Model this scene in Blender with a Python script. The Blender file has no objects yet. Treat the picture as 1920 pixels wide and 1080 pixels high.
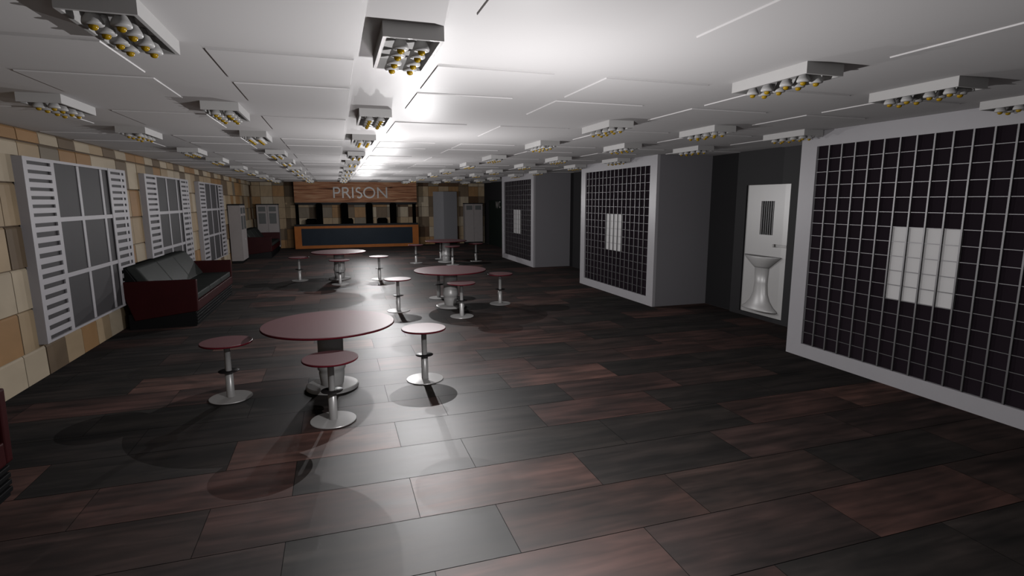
import bpy, bmesh, math, random
from mathutils import Vector, Matrix
random.seed(7)
SC = bpy.context.scene
COL = SC.collection
PI = math.pi

# ------------------------------------------------------------------ helpers
def link(o, parent=None):
    COL.objects.link(o)
    if parent is not None:
        o.parent = parent
    return o

class MB:
    """collects shapes into one mesh"""
    def __init__(s):
        s.bm = bmesh.new()
    def box(s, x0, x1, y0, y1, z0, z1, bev=0.0, seg=2):
        r = bmesh.ops.create_cube(s.bm, size=1.0)
        vs = r['verts']
        for v in vs:
            v.co = Vector(((x0+x1)/2 + v.co.x*(x1-x0), (y0+y1)/2 + v.co.y*(y1-y0), (z0+z1)/2 + v.co.z*(z1-z0)))
        if bev > 0:
            es = list({e for v in vs for e in v.link_edges})
            bmesh.ops.bevel(s.bm, geom=es, offset=bev, segments=seg, profile=0.6, affect='EDGES')
        return s
    def lathe(s, prof, n=40, cx=0, cy=0, cz=0, smooth=True):
        rings = []
        for r, z in prof:
            if r < 1e-6:
                rings.append([s.bm.verts.new((cx, cy, cz+z))])
            else:
                rings.append([s.bm.verts.new((cx+r*math.cos(2*PI*i/n), cy+r*math.sin(2*PI*i/n), cz+z)) for i in range(n)])
        for a, b in zip(rings, rings[1:]):
            for i in range(n):
                j = (i+1) % n
                if len(a) == 1 and len(b) == 1: continue
                if len(a) == 1: f = s.bm.faces.new((a[0], b[i], b[j]))
                elif len(b) == 1: f = s.bm.faces.new((a[i], a[j], b[0]))
                else: f = s.bm.faces.new((a[i], a[j], b[j], b[i]))
                f.smooth = smooth
        return s
    def prism(s, pts, axis, a, b, bev=0.0, seg=2):
        """extrude polygon pts; axis 'y': pts=(x,z); axis 'x': pts=(y,z); axis 'z': pts=(x,y)"""
        def mk(p, t):
            if axis == 'y': return (p[0], t, p[1])
            if axis == 'x': return (t, p[0], p[1])
            return (p[0], p[1], t)
        A = [s.bm.verts.new(mk(p, a)) for p in pts]
        B = [s.bm.verts.new(mk(p, b)) for p in pts]
        n = len(pts)
        fs = [s.bm.faces.new(A), s.bm.faces.new(B[::-1])]
        for i in range(n):
            j = (i+1) % n
            fs.append(s.bm.faces.new((A[j], A[i], B[i], B[j])))
        if bev > 0:
            es = list({e for f in fs for e in f.edges})
            bmesh.ops.bevel(s.bm, geom=es, offset=bev, segments=seg, profile=0.6, affect='EDGES')
        return s
    def quad(s, a, b, c, d):
        s.bm.faces.new([s.bm.verts.new(p) for p in (a, b, c, d)])
        return s
    def ribbon(s, pts, w, y0, y1, closed=False):
        """flat stroke of width w along pts=(x,z), extruded from y0 to y1"""
        P = [Vector((p[0], 0, p[1])) for p in pts]
        n = len(P); L = []; R = []
        for i in range(n):
            if closed: d0 = P[i]-P[i-1]; d1 = P[(i+1) % n]-P[i]
            else:
                d0 = P[i]-P[max(i-1, 0)] if i > 0 else P[1]-P[0]
                d1 = P[min(i+1, n-1)]-P[i] if i < n-1 else P[n-1]-P[n-2]
            d = d0.normalized()+d1.normalized(); d.normalize()
            k = 1.0/max(0.5, d.dot(d1.normalized()))
            nn = Vector((-d.z, 0, d.x))*w/2*k
            L.append(P[i]+nn); R.append(P[i]-nn)
        m = n if closed else n-1
        V = lambda p, y: s.bm.verts.new((p.x, y, p.z))
        l0 = [V(p, y0) for p in L]; r0 = [V(p, y0) for p in R]; l1 = [V(p, y1) for p in L]; r1 = [V(p, y1) for p in R]
        for i in range(m):
            j = (i+1) % n
            for q in ((l0[i], l0[j], r0[j], r0[i]), (l1[i], r1[i], r1[j], l1[j]), (l0[i], l1[i], l1[j], l0[j]), (r0[i], r0[j], r1[j], r1[i])):
                s.bm.faces.new(q)
        if not closed:
            s.bm.faces.new((l0[0], r0[0], r1[0], l1[0])); s.bm.faces.new((l0[-1], l1[-1], r1[-1], r0[-1]))
        return s
    def build(s, name, mat, parent=None, smooth=False, fix=True):
        if fix:
            bmesh.ops.recalc_face_normals(s.bm, faces=s.bm.faces)
        me = bpy.data.meshes.new(name)
        s.bm.to_mesh(me); s.bm.free()
        if smooth:
            for p in me.polygons: p.use_smooth = True
        if mat: me.materials.append(mat)
        return link(bpy.data.objects.new(name, me), parent)

def tag(o, label=None, cat=None, group=None, kind=None):
    if label: o['label'] = label
    if cat: o['category'] = cat
    if group: o['group'] = group
    if kind: o['kind'] = kind
    return o

def empty(name, loc=(0, 0, 0), rz=0.0):
    o = bpy.data.objects.new(name, None)
    o.empty_display_size = 0.1
    o.location = loc; o.rotation_euler = (0, 0, rz)
    return link(o)

def copy_tree(o, parent=None):
    c = o.copy(); link(c)
    if parent is not None: c.parent = parent
    for ch in list(o.children):
        copy_tree(ch, c)
    return c

# ------------------------------------------------------------------ materials
KA = 0.5   # all paints are darker than they look: the lamps are strong
def mat(name, col, rough=0.5, metal=0.0, spec=0.3, noise=0.0, nscale=8.0, bump=0.0, bscale=60.0, coat=0.0):
    col = tuple(c*KA for c in col)
    m = bpy.data.materials.new(name); m.use_nodes = True
    nt = m.node_tree; b = nt.nodes['Principled BSDF']
    b.inputs['Roughness'].default_value = rough
    b.inputs['Metallic'].default_value = metal
    b.inputs['Specular IOR Level'].default_value = spec
    b.inputs['Coat Weight'].default_value = coat
    b.inputs['Base Color'].default_value = (*col, 1)
    tc = nt.nodes.new('ShaderNodeTexCoord')
    if noise > 0:
        n = nt.nodes.new('ShaderNodeTexNoise'); n.inputs['Scale'].default_value = nscale; n.inputs['Detail'].default_value = 4
        nt.links.new(tc.outputs['Object'], n.inputs['Vector'])
        mx = nt.nodes.new('ShaderNodeMix'); mx.data_type = 'RGBA'
        mx.inputs[6].default_value = (*[c*(1-noise) for c in col], 1)
        mx.inputs[7].default_value = (*[min(1, c*(1+noise)) for c in col], 1)
        nt.links.new(n.outputs['Fac'], mx.inputs[0]); nt.links.new(mx.outputs[2], b.inputs['Base Color'])
    if bump > 0:
        n2 = nt.nodes.new('ShaderNodeTexNoise'); n2.inputs['Scale'].default_value = bscale
        nt.links.new(tc.outputs['Object'], n2.inputs['Vector'])
        bp = nt.nodes.new('ShaderNodeBump'); bp.inputs['Strength'].default_value = bump; bp.inputs['Distance'].default_value = 0.01
        nt.links.new(n2.outputs['Fac'], bp.inputs['Height']); nt.links.new(bp.outputs['Normal'], b.inputs['Normal'])
    return m

def wood_attr(name, stretch, rough, spec, dark=0.55, blotch=0.0, contrast=1.0):
    """per-plank colour attribute 'tone' with streaky grain"""
    m = bpy.data.materials.new(name); m.use_nodes = True
    nt = m.node_tree; b = nt.nodes['Principled BSDF']; L = nt.links
    b.inputs['Specular IOR Level'].default_value = spec
    at = nt.nodes.new('ShaderNodeAttribute'); at.attribute_name = 'tone'
    tc = nt.nodes.new('ShaderNodeTexCoord')
    mp = nt.nodes.new('ShaderNodeMapping'); mp.inputs['Scale'].default_value = stretch
    L.new(tc.outputs['Object'], mp.inputs['Vector'])
    # shift grain per plank
    ad = nt.nodes.new('ShaderNodeVectorMath'); ad.operation = 'MULTIPLY_ADD'
    ad.inputs[1].default_value = (127.0, 69.0, 184.0)
    L.new(at.outputs['Color'], ad.inputs[0]); L.new(mp.outputs['Vector'], ad.inputs[2])
    n = nt.nodes.new('ShaderNodeTexNoise'); n.inputs['Scale'].default_value = 1.0; n.inputs['Detail'].default_value = 5; n.inputs['Distortion'].default_value = 0.6
    L.new(ad.outputs['Vector'], n.inputs['Vector'])
    cr = nt.nodes.new('ShaderNodeValToRGB')
    e = cr.color_ramp.elements
    e[0].position = 0.30; e[0].color = (dark, dark, dark, 1)
    e[1].position = 0.72; e[1].color = (1.0+0.35*contrast,)*3 + (1,)
    L.new(n.outputs['Fac'], cr.inputs['Fac'])
    mx = nt.nodes.new('ShaderNodeMix'); mx.data_type = 'RGBA'; mx.blend_type = 'MULTIPLY'; mx.inputs[0].default_value = 1.0
    L.new(at.outputs['Color'], mx.inputs[6]); L.new(cr.outputs['Color'], mx.inputs[7])
    L.new(mx.outputs[2], b.inputs['Base Color'])
    if blotch > 0:
        mp2 = nt.nodes.new('ShaderNodeVectorMath'); mp2.operation = 'MULTIPLY'; mp2.inputs[1].default_value = (1.3, 0.32, 1.0)
        L.new(ad.outputs['Vector'], mp2.inputs[0])
        n3 = nt.nodes.new('ShaderNodeTexNoise'); n3.inputs['Scale'].default_value = 1.1; n3.inputs['Detail'].default_value = 3
        L.new(mp2.outputs['Vector'], n3.inputs['Vector'])
        c3 = nt.nodes.new('ShaderNodeValToRGB'); c3.color_ramp.elements[0].position = 0.40; c3.color_ramp.elements[1].position = 0.62
        c3.color_ramp.elements[0].color = (0.52, 0.51, 0.50, 1); c3.color_ramp.elements[1].color = (1.15, 1.08, 1.05, 1)
        L.new(n3.outputs['Fac'], c3.inputs['Fac'])
        m3 = nt.nodes.new('ShaderNodeMix'); m3.data_type = 'RGBA'; m3.blend_type = 'MULTIPLY'; m3.inputs[0].default_value = blotch
        L.new(mx.outputs[2], m3.inputs[6]); L.new(c3.outputs['Color'], m3.inputs[7]); L.new(m3.outputs[2], b.inputs['Base Color'])
    mr = nt.nodes.new('ShaderNodeMapRange'); mr.inputs[3].default_value = rough-0.04; mr.inputs[4].default_value = rough+0.04
    L.new(n.outputs['Fac'], mr.inputs[0]); L.new(mr.outputs[0], b.inputs['Roughness'])
    return m

def steel(name, col=(0.55, 0.55, 0.55), rough=0.28, metal=0.75):
    m = mat(name, col, rough, metal)
    nt = m.node_tree; b = nt.nodes['Principled BSDF']
    tc = nt.nodes.new('ShaderNodeTexCoord'); mp = nt.nodes.new('ShaderNodeMapping'); mp.inputs['Scale'].default_value = (4, 4, 120)
    n = nt.nodes.new('ShaderNodeTexNoise'); n.inputs['Scale'].default_value = 3
    nt.links.new(tc.outputs['Object'], mp.inputs['Vector']); nt.links.new(mp.outputs['Vector'], n.inputs['Vector'])
    mr = nt.nodes.new('ShaderNodeMapRange'); mr.inputs[3].default_value = rough-0.06; mr.inputs[4].default_value = rough+0.08
    nt.links.new(n.outputs['Fac'], mr.inputs[0]); nt.links.new(mr.outputs[0], b.inputs['Roughness'])
    return m

M = {}
M['ceiling'] = mat('ceiling_paint', (1.06, 1.04, 1.04), 0.55, spec=0.12, noise=0.03, nscale=0.7)
M['fixture'] = mat('fixture_paint', (0.78, 0.77, 0.76), 0.5, noise=0.03)
M['reflector'] = mat('reflector_paint', (0.80, 0.79, 0.78), 0.4, noise=0.02)
M['bulb'] = mat('amber_bulb', (0.60, 0.36, 0.008), 0.25, noise=0.1, nscale=20)
M['cellgrey'] = mat('cell_grey', (0.36, 0.35, 0.375), 0.42, spec=0.5, noise=0.05, nscale=0.8)
M['cellframe'] = mat('cell_frame', (0.60, 0.585, 0.615), 0.36, spec=0.5, noise=0.03)
M['bar'] = mat('bar_metal', (0.40, 0.39, 0.40), 0.45, metal=0.8, noise=0.03)
M['darkglass'] = mat('dark_glass', (0.032, 0.024, 0.031), 0.0, spec=0.4, noise=0.2, nscale=1.5)
M['whitepanel'] = mat('white_plate', (0.98, 0.97, 0.97), 0.45, noise=0.03)
M['charcoal'] = mat('charcoal_wall', (0.040, 0.039, 0.042), 0.6, noise=0.1, nscale=1)
M['darkgreen'] = mat('dark_green_door', (0.022, 0.032, 0.026), 0.5, noise=0.15, nscale=2)
M['whitedoor'] = mat('white_door', (0.85, 0.84, 0.83), 0.40, spec=1.0, noise=0.03)
M['winframe'] = mat('window_white', (0.60, 0.58, 0.61), 0.5, noise=0.03)
M['winglass'] = mat('window_glass', (0.085, 0.08, 0.085), 0.6, spec=0.2, noise=0.04)
M['red'] = mat('red_leather', (0.052, 0.0052, 0.0065), 0.5, spec=0.2, noise=0.25, nscale=5)
M['leather'] = mat('grey_leather', (0.052, 0.057, 0.054), 0.48, spec=0.2, noise=0.15, nscale=6, bump=0.08, bscale=90)
M['black'] = mat('black_plinth', (0.010, 0.010, 0.011), 0.45, noise=0.2)
M['matteblack'] = mat('matte_black', (0.003, 0.003, 0.003), 1.0, spec=0.0, noise=0.2)
M['tabletop'] = mat('table_laminate', (0.17, 0.030, 0.040), 0.54, spec=1.0, noise=0.12, nscale=3)
M['edge'] = mat('red_edge', (0.20, 0.012, 0.026), 0.35, noise=0.1)
M['steel'] = steel('brushed_steel', (0.78, 0.77, 0.76), 0.33, 0.32)
M['darkdisc'] = mat('dark_rubber', (0.03, 0.026, 0.027), 0.4, noise=0.1)
M['counterwood'] = mat('counter_wood', (0.50, 0.165, 0.040), 0.5, spec=0.1, noise=0.25, nscale=4)
M['bluepanel'] = mat('blue_panel', (0.022, 0.034, 0.050), 0.5, spec=0.1, noise=0.2, nscale=2)
M['slate'] = mat('slate_top', (0.024, 0.027, 0.031), 0.6, spec=0.1, noise=0.15)
M['letter'] = mat('letter_metal', (0.47, 0.45, 0.43), 0.45, metal=0.1, noise=0.1, nscale=20)
M['cabinet'] = mat('cabinet_white', (0.50, 0.46, 0.455), 0.45, noise=0.06)
M['pane'] = mat('cabinet_pane', (0.22, 0.23, 0.23), 0.2, noise=0.06)
M['pillar'] = steel('locker_steel', (0.46, 0.46, 0.49), 0.42, 0.2)
M['floor'] = wood_attr('floor_planks', (1.1, 11.0, 1.0), 0.51, 1.0, dark=0.42, blotch=1.0)
M['tile'] = wood_attr('wall_tiles', (7.0, 1.2, 2.2), 0.6, 0.15, dark=0.88, contrast=0.35)
M['floor'].node_tree.nodes['Principled BSDF'].inputs['IOR'].default_value = 1.6
M['whitedoor'].node_tree.nodes['Principled BSDF'].inputs['IOR'].default_value = 1.8
M['tabletop'].node_tree.nodes['Principled BSDF'].inputs['IOR'].default_value = 1.8
M['grout'] = mat('tile_grout', (0.16, 0.11, 0.07), 0.8, noise=0.2)
M['groove'] = mat('floor_groove', (0.010, 0.008, 0.008), 0.6, noise=0.1)

# board wood for sign (streaks along X)
def sign_wood():
    m = bpy.data.materials.new('sign_wood'); m.use_nodes = True
    nt = m.node_tree; b = nt.nodes['Principled BSDF']; L = nt.links
    tc = nt.nodes.new('ShaderNodeTexCoord'); mp = nt.nodes.new('ShaderNodeMapping'); mp.inputs['Scale'].default_value = (0.55, 1, 9.0)
    mp.inputs['Rotation'].default_value = (0, 0.03, 0)
    n = nt.nodes.new('ShaderNodeTexNoise'); n.inputs['Scale'].default_value = 1.6; n.inputs['Detail'].default_value = 6; n.inputs['Distortion'].default_value = 0.9
    cr = nt.nodes.new('ShaderNodeValToRGB'); e = cr.color_ramp.elements
    e[0].position = 0.30; e[0].color = (0.0315, 0.0108, 0.0054, 1)
    e[1].position = 0.75; e[1].color = (0.3060, 0.1890, 0.1125, 1)
    k = e.new(0.46); k.color = (0.2025, 0.0900, 0.0473, 1)
    L.new(tc.outputs['Object'], mp.inputs['Vector']); L.new(mp.outputs['Vector'], n.inputs['Vector'])
    L.new(n.outputs['Fac'], cr.inputs['Fac']); L.new(cr.outputs['Color'], b.inputs['Base Color'])
    b.inputs['Roughness'].default_value = 0.6; b.inputs['Specular IOR Level'].default_value = 0.1
    return m
M['signwood'] = sign_wood()

# ------------------------------------------------------------------ room constants
XL, XR, XC = -3.31, 6.85, 5.65
YN, YF, ZC = -3.0, 25.5, 2.83

def set_tone(me, cols, k=KA):
    a = me.attributes.new('tone', 'FLOAT_COLOR', 'FACE')
    for i, c in enumerate(cols):
        a.data[i].color = (*[v*k for v in c], 1)

# floor : planks 1.3 x 0.5345, running along X ------------------------------
PD = (0.0175, 0.0130, 0.0112); PDR = (0.032, 0.0180, 0.0150); PR = (0.049, 0.0225, 0.018); PL = (0.076, 0.037, 0.029); PG = (0.0185, 0.0145, 0.0125)
known = {(-1, 0): PL, (-1, 1): PDR, (0, -1): PG, (0, 0): PR, (0, 1): PDR, (0, -2): PDR, (1, -1): PR, (1, 0): PL, (1, 1): PD, (1, -2): PDR, (1, 2): PDR,
         (2, -2): PR, (2, -3): PR, (2, -1): PD, (2, 0): PG, (2, 1): PD, (2, 2): PR, (3, -1): PL, (3, 0): PD, (3, 1): PR, (3, -2): PD, (3, 2): PD,
         (0, 2): PD, (-1, 2): PR, (4, 0): PD, (4, 1): PR, (4, -1): PDR, (4, -2): PD, (4, 2): PDR, (5, 1): PL, (5, 0): PG, (5, 2): PD, (5, -1): PD, (6, 1): PDR, (6, 2): PR,
         (7, 1): PD, (7, 2): PDR, (9, 1): PR, (9, 2): PDR, (8, 1): PR, (8, 2): PD}
bm = MB(); cols = []
rr = random.Random(3)
for r in range(-11, 44):
    y0 = 2.69+0.5345*r; y1 = y0+0.5345
    if y1 <= YN or y0 >= YF: continue
    off = 0.92 if r % 2 == 0 else 0.42
    for c in range(-5, 6):
        x0 = off+1.3*c; x1 = x0+1.3
        if x1 <= XL or x0 >= XR: continue
        a0, a1, b0, b1 = max(x0, XL), min(x1, XR), max(y0, YN), min(y1, YF)
        g = 0.0022; gy = 0.003
        bm.quad((a0+g, b0+gy, 0), (a1-g, b0+gy, 0), (a1-g, b1-gy, 0), (a0+g, b1-gy, 0))
        t = known.get((r, c)) or rr.choices([PD, PDR, PR, PL, PG], [5, 4, 4, 1.5, 2])[0]
        j = rr.uniform(0.9, 1.1)
        cols.append(tuple(v*j*rr.uniform(0.97, 1.03) for v in t))
fl = bm.build('floor', M['floor'], fix=False)
set_tone(fl.data, cols, 1.15)
fl.data.materials.append(M['groove'])
tag(fl, 'dark brown and reddish wood plank floor', 'floor', kind='structure')
gb = MB().box(XL, XR, YN, YF, -0.12, -0.0025).build('floor_groove', M['groove'], fl)
gb['kind'] = 'structure'

# ceiling with raised panels -------------------------------------------------
cb = MB().box(XL-0.1, XR+0.1, YN-0.1, YF+0.1, ZC, ZC+0.12)
wide = [(-3.27, -2.38), (-1.89, -1.115), (-0.63, 0.155), (0.65, 1.43), (1.81, 2.64), (3.15, 3.99), (4.48, 5.25), (5.75, 6.8)]
rows = []
for k in range(-2, 6):
    s = 4.52*k
    rows += [(3.50+s, 4.225+s), (4.40+s, 5.145+s), (6.02+s, 7.04+s)]
for x0, x1 in wide:
    for y0, y1 in rows:
        if y0 < YN or y1 > YF: continue
        cb.prism([(x0, ZC+0.001), (x1, ZC+0.001), (x1-0.003, ZC-0.008), (x0+0.003, ZC-0.008)], 'y', y0, y1)
ceil = cb.build('ceiling', M['ceiling'])
tag(ceil, 'white glossy ceiling with raised rectangular panels', 'ceiling', kind='structure')

# tiled walls ----------------------------------------------------------------
CR = (0.56, 0.47, 0.345); TN = (0.47, 0.355, 0.225); OR = (0.40, 0.235, 0.11); BR = (0.20, 0.145, 0.095); GB = (0.245, 0.205, 0.155); DB = (0.13, 0.075, 0.042)
def tile_pick(r, dark=False):
    return r.choices([CR, TN, OR, BR, GB, DB], [4.2, 4, 2.4, 2, 1.3, 0.6] if not dark else [2.5, 3, 2.2, 2.6, 2, 1.6])[0]
TW, TH, TZ = 0.4755, 0.4635, 0.363
left_known = {}
def lk(row, col0, s):
    for i, ch in enumerate(s):
        left_known[(row, col0+i)] = {'C': CR, 'T': TN, 'O': OR, 'B': BR, 'G': GB, 'D': DB}[ch]
# columns counted from y = 7.05 ; row 0 = the one at the floor
lk(0, -1, 'CCBTOTCTCO')
lk(1, -1, 'OTCT')
lk(2, -1, 'CCTO'); lk(3, -1, 'TBCT'); lk(3, 6, 'CT')
lk(4, -1, 'TTTC'); lk(4, 6, 'CTOCT'); lk(4, 6+9, 'OT')
lk(5, -1, 'BCTGOOCCBCTGOTCCBCTB')
lk(6, -1, 'COOCBCTBCOOCBCTBCOOCBCTBC')
def tiled_wall(name, axis, lo, hi, face, known, seed, dark, label):
    r = random.Random(seed); mb = MB(); cols = []
    start = 7.05 if axis == 'y' else 0.36
    c0 = int((lo-start)//TW); c1 = int((hi-start)//TW)+1
    z0s = [TZ+TH*(k-1) for k in range(0, 7)]
    for row in range(7):
        za = max(0.0, z0s[row]); zb = min(ZC, z0s[row]+TH)
        for c in range(c0, c1+1):
            a = max(lo, start+TW*c); b = min(hi, start+TW*(c+1))
            if b-a < 0.01: continue
            t = known.get((row, c)) or tile_pick(r, dark)
            j = r.uniform(1.03, 1.20); t = tuple(v*j for v in t)
            g = 0.007
            d = r.uniform(0.012, 0.020)
            n0 = len(mb.bm.faces)
            # tile: slightly tilted slab, top edge set back -> shingle-like ledges between courses
            zt, zl = zb-0.010, za+0.002
            if axis == 'y':
                mb.prism([(face-0.02, zl), (face+d+0.012, zl), (face+d+0.004, zt-0.024), (face+d-0.006, zt-0.006), (face-0.002, zt), (face-0.02, zt)], 'y', a+g, b-g)
            else:
                mb.prism([(face+0.02, zl), (face-d-0.004, zl), (face-d-0.002, zt-0.010), (face-d+0.004, zt), (face+0.02, zt)], 'x', a+g, b-g)
            cols += [t]*(len(mb.bm.faces)-n0)
    if axis == 'x':   # prism('x') used (y,z) pairs; nothing else to do
        pass
    w = mb.build(name, M['tile'])
    set_tone(w.data, cols)
    tag(w, label, 'wall', kind='structure')
    g = MB()
    if axis == 'y': g.box(face-0.15, face, lo, hi, 0, ZC)
    else: g.box(lo, hi, face, face+0.15, 0, ZC)
    gg = g.build('tile_grout', M['grout'], w); gg['kind'] = 'structure'
    return w
tiled_wall('wall_left', 'y', YN, YF, XL, left_known, 11, False, 'left wall of cream, tan and brown square wooden tiles')
tiled_wall('wall_back', 'x', XL+0.001, XR, YF, {}, 29, True, 'far end wall of brown and tan square wooden tiles')
# right wall, wall behind the camera
tag(MB().box(XR, XR+0.15, YN, YF, 0, ZC).build('wall_right', M['charcoal']), 'dark charcoal right wall behind the cell blocks', 'wall', kind='structure')
tag(MB().box(XL, XR, YN-0.15, YN, 0, ZC).build('wall_front', M['cellgrey']), 'plain grey wall behind the viewpoint', 'wall', kind='structure')

# ------------------------------------------------------------------ shuttered windows
def window(n, yc, label):
    """3.08 long, z .40-2.50, local frame: x out of the wall, y along it"""
    w = tag(empty('window_%d' % n, (XL+0.018, yc, 0.40)), label, 'window', kind='structure')
    H, W = 2.10, 1.54
    D = 0.10
    MB().box(0.002, 0.076, -W+0.031, W-0.031, 0.03, H-0.034).build('glass', M['winglass'], w)
    f = MB()
    t = 0.032
    f.box(0, D-0.004, -W, W, 0, t-0.004); f.box(0, D-0.004, -W, W, H-t, H)
    f.box(0, D-0.003, -W, -W+0.03, t-0.004, H-t); f.box(0, D-0.003, W-0.03, W, t-0.004, H-t)
    f.build('frame', M['winframe'], w)
    m = MB()
    for y in (-0.884, -0.16, 0.59, 1.385):
        m.box(0.0765, 0.0875, y-0.036, y+0.036, t, H-t, 0.004)
    m.build('mullion', M['winframe'], w)
    for z in (1.390, 0.702):
        MB().box(0.077, D-0.004, -0.838, 0.828, z-0.027, z+0.027).build('crossbar', M['winframe'], w)
    tops = [2.456, 2.358, 2.262, 2.166, 2.070, 1.975, 1.877, 1.766, 1.664, 1.542, 1.423, 1.301, 1.188, 1.069, 0.950, 0.830, 0.715, 0.594, 0.478]
    hts = [0.039]*7 + [0.044, 0.058] + [0.052]*10
    for s in (-1, 1):
        a, b = (-W, -0.84) if s < 0 else (0.83, W)
        sa, sb = a+0.085, b-0.085
        sh = MB()
        sh.box(D-0.012, D, a+0.001, sa, 0.001, H-0.001); sh.box(D-0.012, D, sb, b-0.001, 0.001, H-0.001)
        zt = H-0.001
        for tp, h in zip(tops, hts):
            tp -= 0.40
            sh.box(D-0.012, D, sa, sb, tp, zt); zt = tp-h
        sh.box(D-0.012, D, sa, sb, 0.001, zt)
        sh.build('shutter', M['winframe'], w)
    return w
window(1, 8.90, 'nearest white shuttered window on the tiled left wall')
window(2, 12.92, 'middle white shuttered window on the tiled left wall, behind the nearer sofa')
window(3, 17.02, 'farthest white shuttered window on the tiled left wall, beside the tall white cabinet')

# ------------------------------------------------------------------ sofas
def make_sofa():
    r = empty('sofa')
    L = 1.6
    # local x: 0 at the wall, 1.07 at the front
    pl = MB()
    pl.box(0.10, 1.035, -L+0.015, L-0.015, 0.0, 0.245)
    for z in (0.035, 0.085, 0.135, 0.185):
        pl.box(1.03, 1.055, -L+0.015, L-0.015, z, z+0.036, 0.006)
    pl.build('plinth', M['black'], r)
    MB().box(0.16, 1.075, -L+0.08, L-0.08, 0.250, 0.41, 0.012).build('seat_rail', M['red'], r)
    prof = [(0.0, 0.765), (1.085, 0.765), (1.075, 0.25), (0.18, 0.14)]
    for s in (-1, 1):
        a, b = (-L, -L+0.075) if s < 0 else (L-0.075, L)
        MB().prism(prof, 'y', a, b, 0.014, 3).build('armrest', M['red'], r)
    # back shell leaning to the wall
    MB().prism([(0.02, 0.985), (0.10, 0.985), (0.42, 0.42), (0.20, 0.42), (0.18, 0.30)], 'y', -L+0.08, L-0.08, 0.01).build('back_shell', M['black'], r)
    w = (2*L-0.18)/3
    for k in range(3):
        a = -L+0.09+w*k+0.006; b = a+w-0.012
        MB().prism([(0.385, 0.515), (0.55, 0.515), (0.25, 0.985), (0.13, 1.0), (0.095, 0.97)], 'y', a, b, 0.03, 3).build('back_cushion', M['leather'], r)
        MB().box(0.43, 1.055, a, b, 0.412, 0.515, 0.022, 3).build('seat_cushion', M['leather'], r)
    return r
sofa = make_sofa()
sofa.location = (XL+0.04, 11.4, 0)
tag(sofa, 'dark red and grey leather sofa under the middle shuttered window', 'sofa', 'red sofas along the tiled wall')
s2 = copy_tree(sofa); s2.location = (XL+0.04, 22.55, 0)
tag(s2, 'far red sofa in the corner beyond the tall white cabinet', 'sofa', 'red sofas along the tiled wall')
s3 = copy_tree(sofa); s3.location = (XL+0.04, 2.80, 0)
tag(s3, 'nearest red sofa, only its front corner showing at the left edge', 'sofa', 'red sofas along the tiled wall')

# ------------------------------------------------------------------ tables and stools
def make_table():
    r = empty('round_table')
    MB().lathe([(0, 0.690), (0.675, 0.690), (0.682, 0.695), (0.682, 0.709)], 72).build('edge_band', M['edge'], r)
    MB().lathe([(0.6815, 0.7085), (0.678, 0.7135), (0.676, 0.7145), (0, 0.7145)], 72, smooth=False).build('tabletop', M['tabletop'], r)
    MB().lathe([(0.150, 0.690), (0.132, 0.680), (0.132, 0.33), (0.142, 0.29), (0.150, 0.25), (0.146, 0.215), (0.128, 0.19), (0.134, 0.17), (0.120, 0.05), (0.115, 0.034)], 48).build('column', M['steel'], r)
    MB().lathe([(0, 0.0), (0.275, 0.0), (0.275, 0.028), (0.262, 0.036), (0, 0.040)], 64, smooth=False).build('base_plate', M['steel'], r)
    return r
def make_stool():
    r = empty('bar_stool')
    e = MB().lathe([(0, 0.578), (0.238, 0.578), (0.246, 0.584), (0.246, 0.596)], 56, smooth=False).build('seat', M['edge'], r)
    MB().lathe([(0.246, 0.5955), (0.242, 0.600), (0, 0.600)], 56, smooth=False).build('seat_top', M['tabletop'], e)
    p = MB().lathe([(0.060, 0.578), (0.029, 0.570), (0.029, 0.28)], 32)
    p.lathe([(0.029, 0.285), (0.038, 0.282), (0.038, 0.012)], 32).build('post', M['steel'], r)
    MB().lathe([(0.0, 0.284), (0.095, 0.284), (0.098, 0.288), (0.095, 0.292), (0, 0.292)], 40).build('collar', M['darkdisc'], r)
    MB().lathe([(0, 0.0), (0.203, 0.0), (0.206, 0.005), (0.203, 0.010), (0, 0.016)], 56, smooth=False).build('base_plate', M['steel'], r)
    return r
T0, S0 = make_table(), make_stool()
tables = [(-0.12, 6.03, 'nearest round red table on a steel column'),
          (2.03, 10.12, 'round red table right of centre, second from the viewer'),
          (0.04, 14.78, 'round red table in front of the prison counter, left of the middle'),
          (3.45, 17.80, 'farthest round red table, standing before the grey steel locker')]
tabname = ['nearest round table', 'second round table, right of centre', 'third round table, before the counter', 'farthest round table']
sp = [[('left', -1.0, -0.03), ('front', 0.01, -0.98), ('right', 1.0, -0.07)],
      [('left', -1.0, -0.10), ('front', 0.0, -0.96), ('right', 0.98, -0.03), ('rear', -0.05, 1.0)],
      [('left', -0.98, 0.0), ('front', 0.0, -1.0), ('right', 0.98, -0.42)],
      [('left', -1.0, 0.0), ('front', 0.02, -0.94), ('right', 1.0, -0.06), ('rear', 0.0, 1.0)]]
first = True
for i, (x, y, lab) in enumerate(tables):
    t = T0 if i == 0 else copy_tree(T0)
    t.location = (x, y, 0)
    tag(t, lab, 'table', 'round red tables')
    for side, dx, dy in sp[i]:
        s = S0 if first else copy_tree(S0)
        first = False
        s.location = (x+dx, y+dy, 0)
        nm = {'left': 'on the left side of', 'right': 'on the right side of', 'front': 'on the near side of', 'rear': 'on the far side of'}[side]
        tag(s, 'red stool %s the %s' % (nm, tabname[i]), 'stool', 'red stools around the tables')

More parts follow.
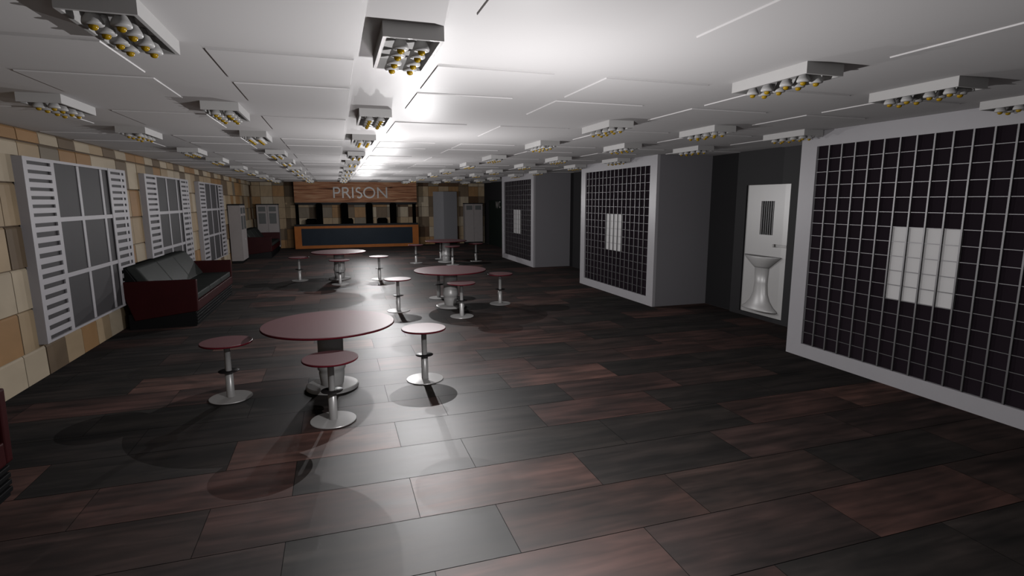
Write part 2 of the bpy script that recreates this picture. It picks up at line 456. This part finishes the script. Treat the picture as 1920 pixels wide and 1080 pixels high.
# ------------------------------------------------------------------ ceiling lamps
def make_lamp():
    r = empty('ceiling_light')
    W, L, H = 0.29, 0.66, 0.07
    h = MB()
    t = 0.018
    h.box(0, W, 0, t, -H, 0); h.box(0, W, L-t, L, -H, 0); h.box(0, t, t, L-t, -H, 0); h.box(W-t, W, t, L-t, -H, 0)
    h.box(t, W-t, t, L-t, -0.012, 0)
    h.build('housing', M['fixture'], r)
    for bx in (0.094, 0.196):
        for by in (0.113, 0.253, 0.420, 0.555):
            b = MB().lathe([(0.012, -0.014), (0.016, -0.030), (0.024, -0.050), (0.036, -0.072), (0.041, -0.086), (0.038, -0.094), (0.022, -0.096), (0, -0.096)], 16).build('reflector', M['reflector'], r)
            b.location = (bx, by, 0)
            MB().lathe([(0.017, -0.095), (0.0185, -0.101), (0.016, -0.109), (0.009, -0.114), (0, -0.116)], 14).build('bulb', M['bulb'], b)
    return r
lamp0 = make_lamp()
# share the reflector/bulb meshes of the first lamp
refs = [c for c in lamp0.children if c.name.startswith('reflector')]
for c in refs[1:]:
    c.data = refs[0].data
    for g in c.children: g.data = refs[0].children[0].data
lx = [-2.27, -1.02, 0.255, 2.765, 4.075, 5.345]
ly = sorted([2.74+4.52*k for k in range(5)] + [5.26+4.52*k for k in range(5)])
colw = ['first column from the tiled wall', 'second column from the tiled wall', 'third column from the tiled wall', 'fourth column, right of the bare strip', 'fifth column', 'sixth column, next to the cell fronts']
roww = ['nearest', 'second', 'third', 'fourth', 'fifth', 'sixth', 'seventh', 'eighth', 'ninth', 'last']
firstl = True
for j, y in enumerate(ly):
    for i, x in enumerate(lx):
        if j == 0 and i == 0: continue
        o = lamp0 if firstl else copy_tree(lamp0)
        firstl = False
        o.location = (x, y, ZC)
        tag(o, 'grey box ceiling light, %s row, %s' % (roww[j], colw[i]), 'ceiling light', 'grey ceiling lights with amber bulbs')

# ------------------------------------------------------------------ cell blocks on the right
def make_cell():
    r = empty('prison_cell')
    Lh = 1.62; P = 0.1735
    body = MB().box(0.06, XR-XC-0.002, -Lh+0.001, Lh-0.001, 0, ZC-0.002).build('cell_wall', M['cellgrey'], r)
    o = 8*P-0.001; z0, z1 = 0.168, 2.645
    f = MB()
    f.box(0, 0.0595, -Lh, -o, 0, ZC-0.002); f.box(0, 0.0595, o, Lh, 0, ZC-0.002)
    f.box(0, 0.0595, -o, o, 0, z0); f.box(0, 0.0595, -o, o, z1, ZC-0.002)
    f.build('front_frame', M['cellframe'], r)
    MB().box(0.034, 0.059, -o, o, z0, z1).build('dark_pane', M['darkglass'], r)
    pz = (z1-z0)/16
    MB().box(0.026, 0.0335, -2*P, 2*P, z0+5*pz, z0+10*pz).build('white_plate', M['whitepanel'], r)
    g = MB()
    for k in range(1, 16):
        g.box(0.002, 0.016, -8*P+P*k-0.008, -8*P+P*k+0.008, z0, z1)
        g.box(0.010, 0.020, -o, o, z0+pz*k-0.0033, z0+pz*k+0.0033)
    g.build('bar_grille', M['bar'], r)
    return r
cell = make_cell()
cell.location = (XC, 3.96, 0)
tag(cell, 'nearest grey cell block with barred dark front and white plate', 'prison cell', 'grey barred cell blocks')
c2 = copy_tree(cell); c2.location = (XC, 10.46, 0)
tag(c2, 'middle grey cell block with barred front, just beyond the white door', 'prison cell', 'grey barred cell blocks')
c3 = copy_tree(cell); c3.location = (XC, 17.02, 0)
tag(c3, 'farthest and smallest-looking grey cell block, nearest the dark green door', 'prison cell', 'grey barred cell blocks')

# white door in the recess --------------------------------------------------
def white_door():
    d = tag(empty('door_1', (XR, 7.33, 0)), 'white door with small barred window and moulded basin between the near cells', 'door', kind='structure')
    # local: -x out of the wall, y from +0.47 (far) to -0.48 (near)
    f = MB()
    f.box(-0.075, -0.001, 0.475, 0.72, 0.0, ZC-0.002); f.box(-0.075, -0.001, -0.66, -0.49, 0.0, ZC-0.002); f.box(-0.075, -0.001, -0.49, 0.475, 2.255, ZC-0.002)
    f.box(-0.075, -0.001, -0.49, 0.475, 0.0, 0.068)
    f.build('door_frame', M['charcoal'], d)
    x0, x1 = -0.045, -0.0015
    wy0, wy1, wz0, wz1 = -0.148, 0.14, 1.43, 1.985
    l = MB()
    l.box(x0, x1, -0.487, wy0, 0.070, 2.252); l.box(x0, x1, wy1, 0.472, 0.070, 2.252)
    l.box(x0, x1, wy0, wy1, 0.070, wz0); l.box(x0, x1, wy0, wy1, wz1, 2.252)
    l.build('door_leaf', M['whitedoor'], d)
    MB().box(-0.010, x1, wy0, wy1, wz0, wz1).build('glass_pane', M['pane'], d)
    for k in range(6):
        y = wy0+0.026+k*0.047
        MB().box(-0.040, -0.022, y-0.007, y+0.007, wz0, wz1).build('window_bar', M['bar'], d)
    h = MB()
    h.box(-0.058, -0.045, -0.47, -0.24, 1.245, 1.285, 0.004)
    h.box(-0.085, -0.045, -0.235, -0.20, 1.240, 1.290, 0.008)
    h.build('handle', M['steel'], d)
    # moulded basin on a flared pedestal, both growing out of the leaf
    def half(rings, name, yc=0.02):
        m = MB(); n = 24; R = []
        for z, a, b in rings:
            R.append([m.bm.verts.new((-0.0452-b*math.sin(PI*k/n), yc+a*math.cos(PI*k/n), z)) for k in range(n+1)])
        for p, q in zip(R, R[1:]):
            for k in range(n):
                f = m.bm.faces.new((p[k], p[k+1], q[k+1], q[k])); f.smooth = True
            m.bm.faces.new((p[0], q[0], q[n], p[n]))
        m.bm.faces.new(R[0]); m.bm.faces.new(R[-1][::-1])
        m.build(name, M['whitedoor'], d)
    half([(1.080, 0.40, 0.17), (1.066, 0.395, 0.172), (1.02, 0.335, 0.165), (0.96, 0.255, 0.145), (0.91, 0.19, 0.12), (0.885, 0.16, 0.10)], 'moulded_basin')
    half([(0.884, 0.15, 0.085), (0.62, 0.135, 0.08), (0.45, 0.155, 0.09), (0.33, 0.21, 0.11), (0.24, 0.295, 0.14), (0.19, 0.375, 0.165), (0.165, 0.40, 0.17)], 'moulded_pedestal')
white_door()

# dark green toilet door -----------------------------------------------------
d2 = tag(empty('door_2', (XR, 23.4, 0)), 'dark green door lettered WC beyond the farthest cell', 'door', kind='structure')
MB().box(-0.05, -0.001, -1.15, 1.15, 0.0, 2.03).build('door_leaf', M['darkgreen'], d2)
def wc():
    x0, x1 = -0.058, -0.050
    def stroke(pts, w, name):
        s = MB().ribbon(pts, w, x0, x1)
        for v in s.bm.verts: v.co = Vector((v.co.y, -v.co.x, v.co.z))
        s.build(name, M['letter'], d2)
    stroke([(0.04, 1.97), (0.13, 1.72), (0.22, 1.93), (0.31, 1.72), (0.40, 1.97)], 0.045, 'letter')
    stroke([(0.66+0.13*math.cos(a), 1.845+0.125*math.sin(a)) for a in [math.radians(50+260*k/16) for k in range(17)]], 0.045, 'letter')
wc()

# ------------------------------------------------------------------ reception counter and sign
YC = 24.8
ct = tag(empty('reception_counter', (0.945, YC, 0)), 'long low orange wood counter with dark blue panel under the PRISON sign', 'counter')
x0, x1 = -2.615, 2.615
f = MB()
f.box(x0, x0+0.27, 0, 0.22, 0, 0.955); f.box(x1-0.27, x1, 0, 0.22, 0, 0.955)
f.box(x0+0.27, x1-0.27, 0, 0.22, 0, 0.128); f.box(x0+0.27, x1-0.27, 0, 0.22, 0.855, 0.955)
f.build('counter_frame', M['counterwood'], ct)
MB().box(x0+0.27, x1-0.27, 0.012, 0.20, 0.128, 0.855).build('front_panel', M['bluepanel'], ct)
MB().box(x0+0.02, x1-0.02, 0.004, 0.25, 0.9555, 1.035).build('worktop', M['slate'], ct)
def arch(w, h, n=10):
    p = [(-w/2, 0), (w/2, 0)]
    rr_ = 0.09
    p += [(w/2-rr_+rr_*math.cos(a), h-rr_+rr_*math.sin(a)) for a in [PI/2*k/5 for k in range(6)]]
    p += [(-w/2+rr_-rr_*math.sin(a), h-rr_+rr_*math.cos(a)) for a in [PI/2*k/5 for k in range(6)]]
    return p
for xc, w, h in ((-1.52, 0.13, 0.86), (-0.625, 0.26, 0.895), (0.405, 0.30, 0.90), (1.44, 0.29, 0.90), (2.47, 0.29, 0.895), (3.40, 0.15, 0.86)):
    pm = MB().prism([(a+xc-0.945, b+1.0355) for a, b in arch(w, h)] if w > 0.2 else [(xc-0.945-w/2, 1.0355), (xc-0.945+w/2, 1.0355), (xc-0.945+w/2, 1.0355+h), (xc-0.945-w/2, 1.0355+h)], 'y', 0.03, 0.10)
    pm.build('divider', M['matteblack'], ct)
sg = tag(empty('prison_sign', (0.965, YC, 1.957)), 'brown wood board lettered PRISON above the counter', 'sign')
MB().box(-2.56, 2.56, 0, 0.12, 0.0, ZC-1.957-0.002).build('sign_board', M['signwood'], sg)
MB().box(-2.55, 2.55, 0.121, 0.45, -0.10, 0.06).build('soffit', M['slate'], sg)
def letters():
    k = 2.31/1530
    def T(pts): return [(-0.07+(a-180)*k-0.965, 2.612-(b-235)/310*0.475-1.957) for a, b in pts]
    def arc(cx, cy, rx, ry, a0, a1, n=14): return [(cx+rx*math.cos(math.radians(a0+(a1-a0)*i/n)), cy-ry*math.sin(math.radians(a0+(a1-a0)*i/n))) for i in range(n+1)]
    W = 0.062
    def letter(strokes, closed=False):
        m = MB()
        for i, s in enumerate(strokes): m.ribbon(T(s), W, -0.035+0.0012*i, -0.0006-0.0012*i, closed)
        m.build('letter', M['letter'], sg)
    letter([[(228, 540), (228, 240)], [(228, 258)] + arc(320, 330, 62, 72, 90, -90) + [(228, 402)]])
    letter([[(470, 540), (470, 240)], [(470, 258)] + arc(550, 322, 62, 64, 90, -90) + [(470, 386)], [(555, 386), (668, 545)]])
    letter([[(742, 540), (742, 240)]])
    letter([arc(905, 322, 62, 66, 40, 215) + [(905, 378)] + arc(915, 462, 70, 68, 45, -140)])
    letter([arc(1200, 390, 148, 140, 0, 350, 30)], True)
    letter([[(1442, 545), (1442, 240)], [(1442, 262), (1685, 525)], [(1688, 545), (1688, 240)]])
letters()
def make_chair():
    r = empty('office_chair')
    m = MB().prism([(-0.225, 0.66), (-0.20, 0.62), (0.20, 0.62), (0.225, 0.66), (0.225, 1.20), (0.17, 1.275), (-0.17, 1.275), (-0.225, 1.20)], 'y', -0.025, 0.025, 0.012)
    m.build('backrest', M['matteblack'], r)
    MB().box(-0.22, 0.22, -0.012, 0.36, 0.50, 0.57, 0.02).build('seat', M['matteblack'], r)
    MB().box(-0.03, 0.03, -0.02, 0.012, 0.50, 0.68).build('back_bracket', M['matteblack'], r)
    MB().lathe([(0.03, 0.50), (0.03, 0.06), (0.10, 0.05), (0.20, 0.02), (0.20, 0.0), (0, 0)], 20, 0, 0.17).build('pedestal', M['steel'], r)
    return r
ch0 = make_chair()
for k, (x, lab) in enumerate(((-0.975, 'black office chair back behind the left end of the counter'), (0.53, 'black office chair behind the counter, mostly hidden by a black divider'), (2.0, 'black office chair in the third gap behind the counter, fully showing its back'))):
    c = ch0 if k == 0 else copy_tree(ch0)
    c.location = (x, 25.09, 0)
    tag(c, lab, 'chair', 'office chairs behind the counter')

# ------------------------------------------------------------------ white cabinets
def make_cabinet(w, d, h, panes_low):
    r = empty('tall_cabinet')
    MB().box(-w/2, w/2, -d, 0, 0.09, h).build('body', M['cabinet'], r)
    MB().box(-w/2-0.01, w/2+0.01, -d-0.012, 0, h+0.0005, h+0.045).build('top_board', M['slate'], r)
    MB().box(-w/2+0.02, w/2-0.02, -d+0.03, 0, 0.0, 0.0895).build('plinth', M['black'], r)
    for s in (-1, 1):
        a, b = (-w/2+0.012, -0.005) if s < 0 else (0.005, w/2-0.012)
        dr = MB().box(a, b, -d-0.022, -d-0.001, 0.10, h-0.012).build('door', M['cabinet'], r)
        MB().box(a+0.06, b-0.07, -d-0.026, -d-0.0225, h-0.27, h-0.07).build('glass_pane', M['pane'], dr)
        if panes_low:
            MB().box(a+0.06, b-0.07, -d-0.026, -d-0.0225, h-0.78, h-0.34).build('glass_pane', M['pane'], dr)
        kx = b-0.03 if s < 0 else a+0.03
        MB().box(kx-0.012, kx+0.012, -d-0.05, -d-0.0225, 0.74, 0.79, 0.004).build('knob', M['steel'], dr)
    return r
k1 = make_cabinet(0.84, 0.36, 1.86, True); k1.location = (-2.70, YF-0.04, 0)
tag(k1, 'tall white cabinet with glass panes in the far left corner behind the sofa', 'cabinet', 'tall white cabinets')
k2 = make_cabinet(0.86, 0.36, 1.86, False); k2.location = (6.22, YF-0.04, 0)
tag(k2, 'tall pale cabinet in the far right corner beside the steel locker', 'cabinet', 'tall white cabinets')
k3 = make_cabinet(1.05, 0.33, 1.88, True); k3.location = (XL+0.05, 20.05, 0); k3.rotation_euler = (0, 0, PI/2)
tag(k3, 'tall white cabinet against the tiled left wall past the last window', 'cabinet', 'tall white cabinets')

# grey steel locker ----------------------------------------------------------
lk_ = tag(empty('steel_locker', (4.9, YF-0.04, 0.0)), 'tall grey steel locker on the far wall right of the counter', 'locker')
MB().prism([(-0.53, 0), (-0.12, -0.42), (0.55, -0.22), (0.55, 0)], 'z', 0.16, 2.43).build('body', M['pillar'], lk_)  # plan angled to put a lighter left and shaded right into the shape
MB().prism([(-0.49, 0), (-0.11, -0.39), (0.52, -0.19), (0.52, 0)], 'z', 0.0, 0.1595).build('plinth', M['black'], lk_)

# ------------------------------------------------------------------ lights
def point(name, loc, power, col=(1, 0.98, 0.985), size=0.0):
    l = bpy.data.lights.new(name, 'POINT'); l.energy = power; l.color = col; l.shadow_soft_size = size
    l.use_nodes = True
    nt = l.node_tree; em = nt.nodes['Emission']
    fo = nt.nodes.new('ShaderNodeLightFalloff'); fo.inputs['Strength'].default_value = 1.0; fo.inputs['Smooth'].default_value = 2.6
    nt.links.new(fo.outputs['Quadratic'], em.inputs['Strength'])      # soft fall-off
    o = bpy.data.objects.new(name, l); o.location = loc
    return link(o)
PW = 215.0
for k, y in enumerate((3.05, 7.15, 11.7, 16.2, 20.7, -1.4)):  # last one is an added weak fill behind the camera, lifting near lamp faces
    point('room_light', (1.10, y, 2.0), PW*(1.0, 1.0, 0.95, 0.85, 0.85, 0.22)[k])

w = bpy.data.worlds.new('world'); SC.world = w; w.use_nodes = True
w.node_tree.nodes['Background'].inputs[0].default_value = (0.05, 0.05, 0.055, 1)
w.node_tree.nodes['Background'].inputs[1].default_value = 1.0

# ------------------------------------------------------------------ camera
cam = bpy.data.cameras.new('camera'); cam.sensor_fit = 'HORIZONTAL'; cam.sensor_width = 36.0
cam.lens = 36.0*1018.19/1920.0
cam.clip_start = 0.05; cam.clip_end = 100
co = link(bpy.data.objects.new('camera', cam))
th, ps, ro = math.radians(9.11431), math.radians(17.88267), math.radians(-0.1708)
fw = Vector((math.sin(ps)*math.cos(th), math.cos(ps)*math.cos(th), -math.sin(th)))
rt = Vector((math.cos(ps), -math.sin(ps), 0)); up = rt.cross(fw)
r2 = rt*math.cos(ro)+up*math.sin(ro); u2 = -rt*math.sin(ro)+up*math.cos(ro)
mw = Matrix((( r2.x, u2.x, -fw.x, 0), (r2.y, u2.y, -fw.y, 0), (r2.z, u2.z, -fw.z, 2.0), (0, 0, 0, 1)))
co.matrix_world = mw
SC.camera = co

SC.view_settings.view_transform = 'Standard'
SC.view_settings.look = 'None'
SC.view_settings.exposure = 0.0
SC.view_settings.gamma = 1.0
SC.view_settings.use_curve_mapping = False
SC.cycles.max_bounces = 6
SC.cycles.glossy_bounces = 0
SC.cycles.use_denoising = True
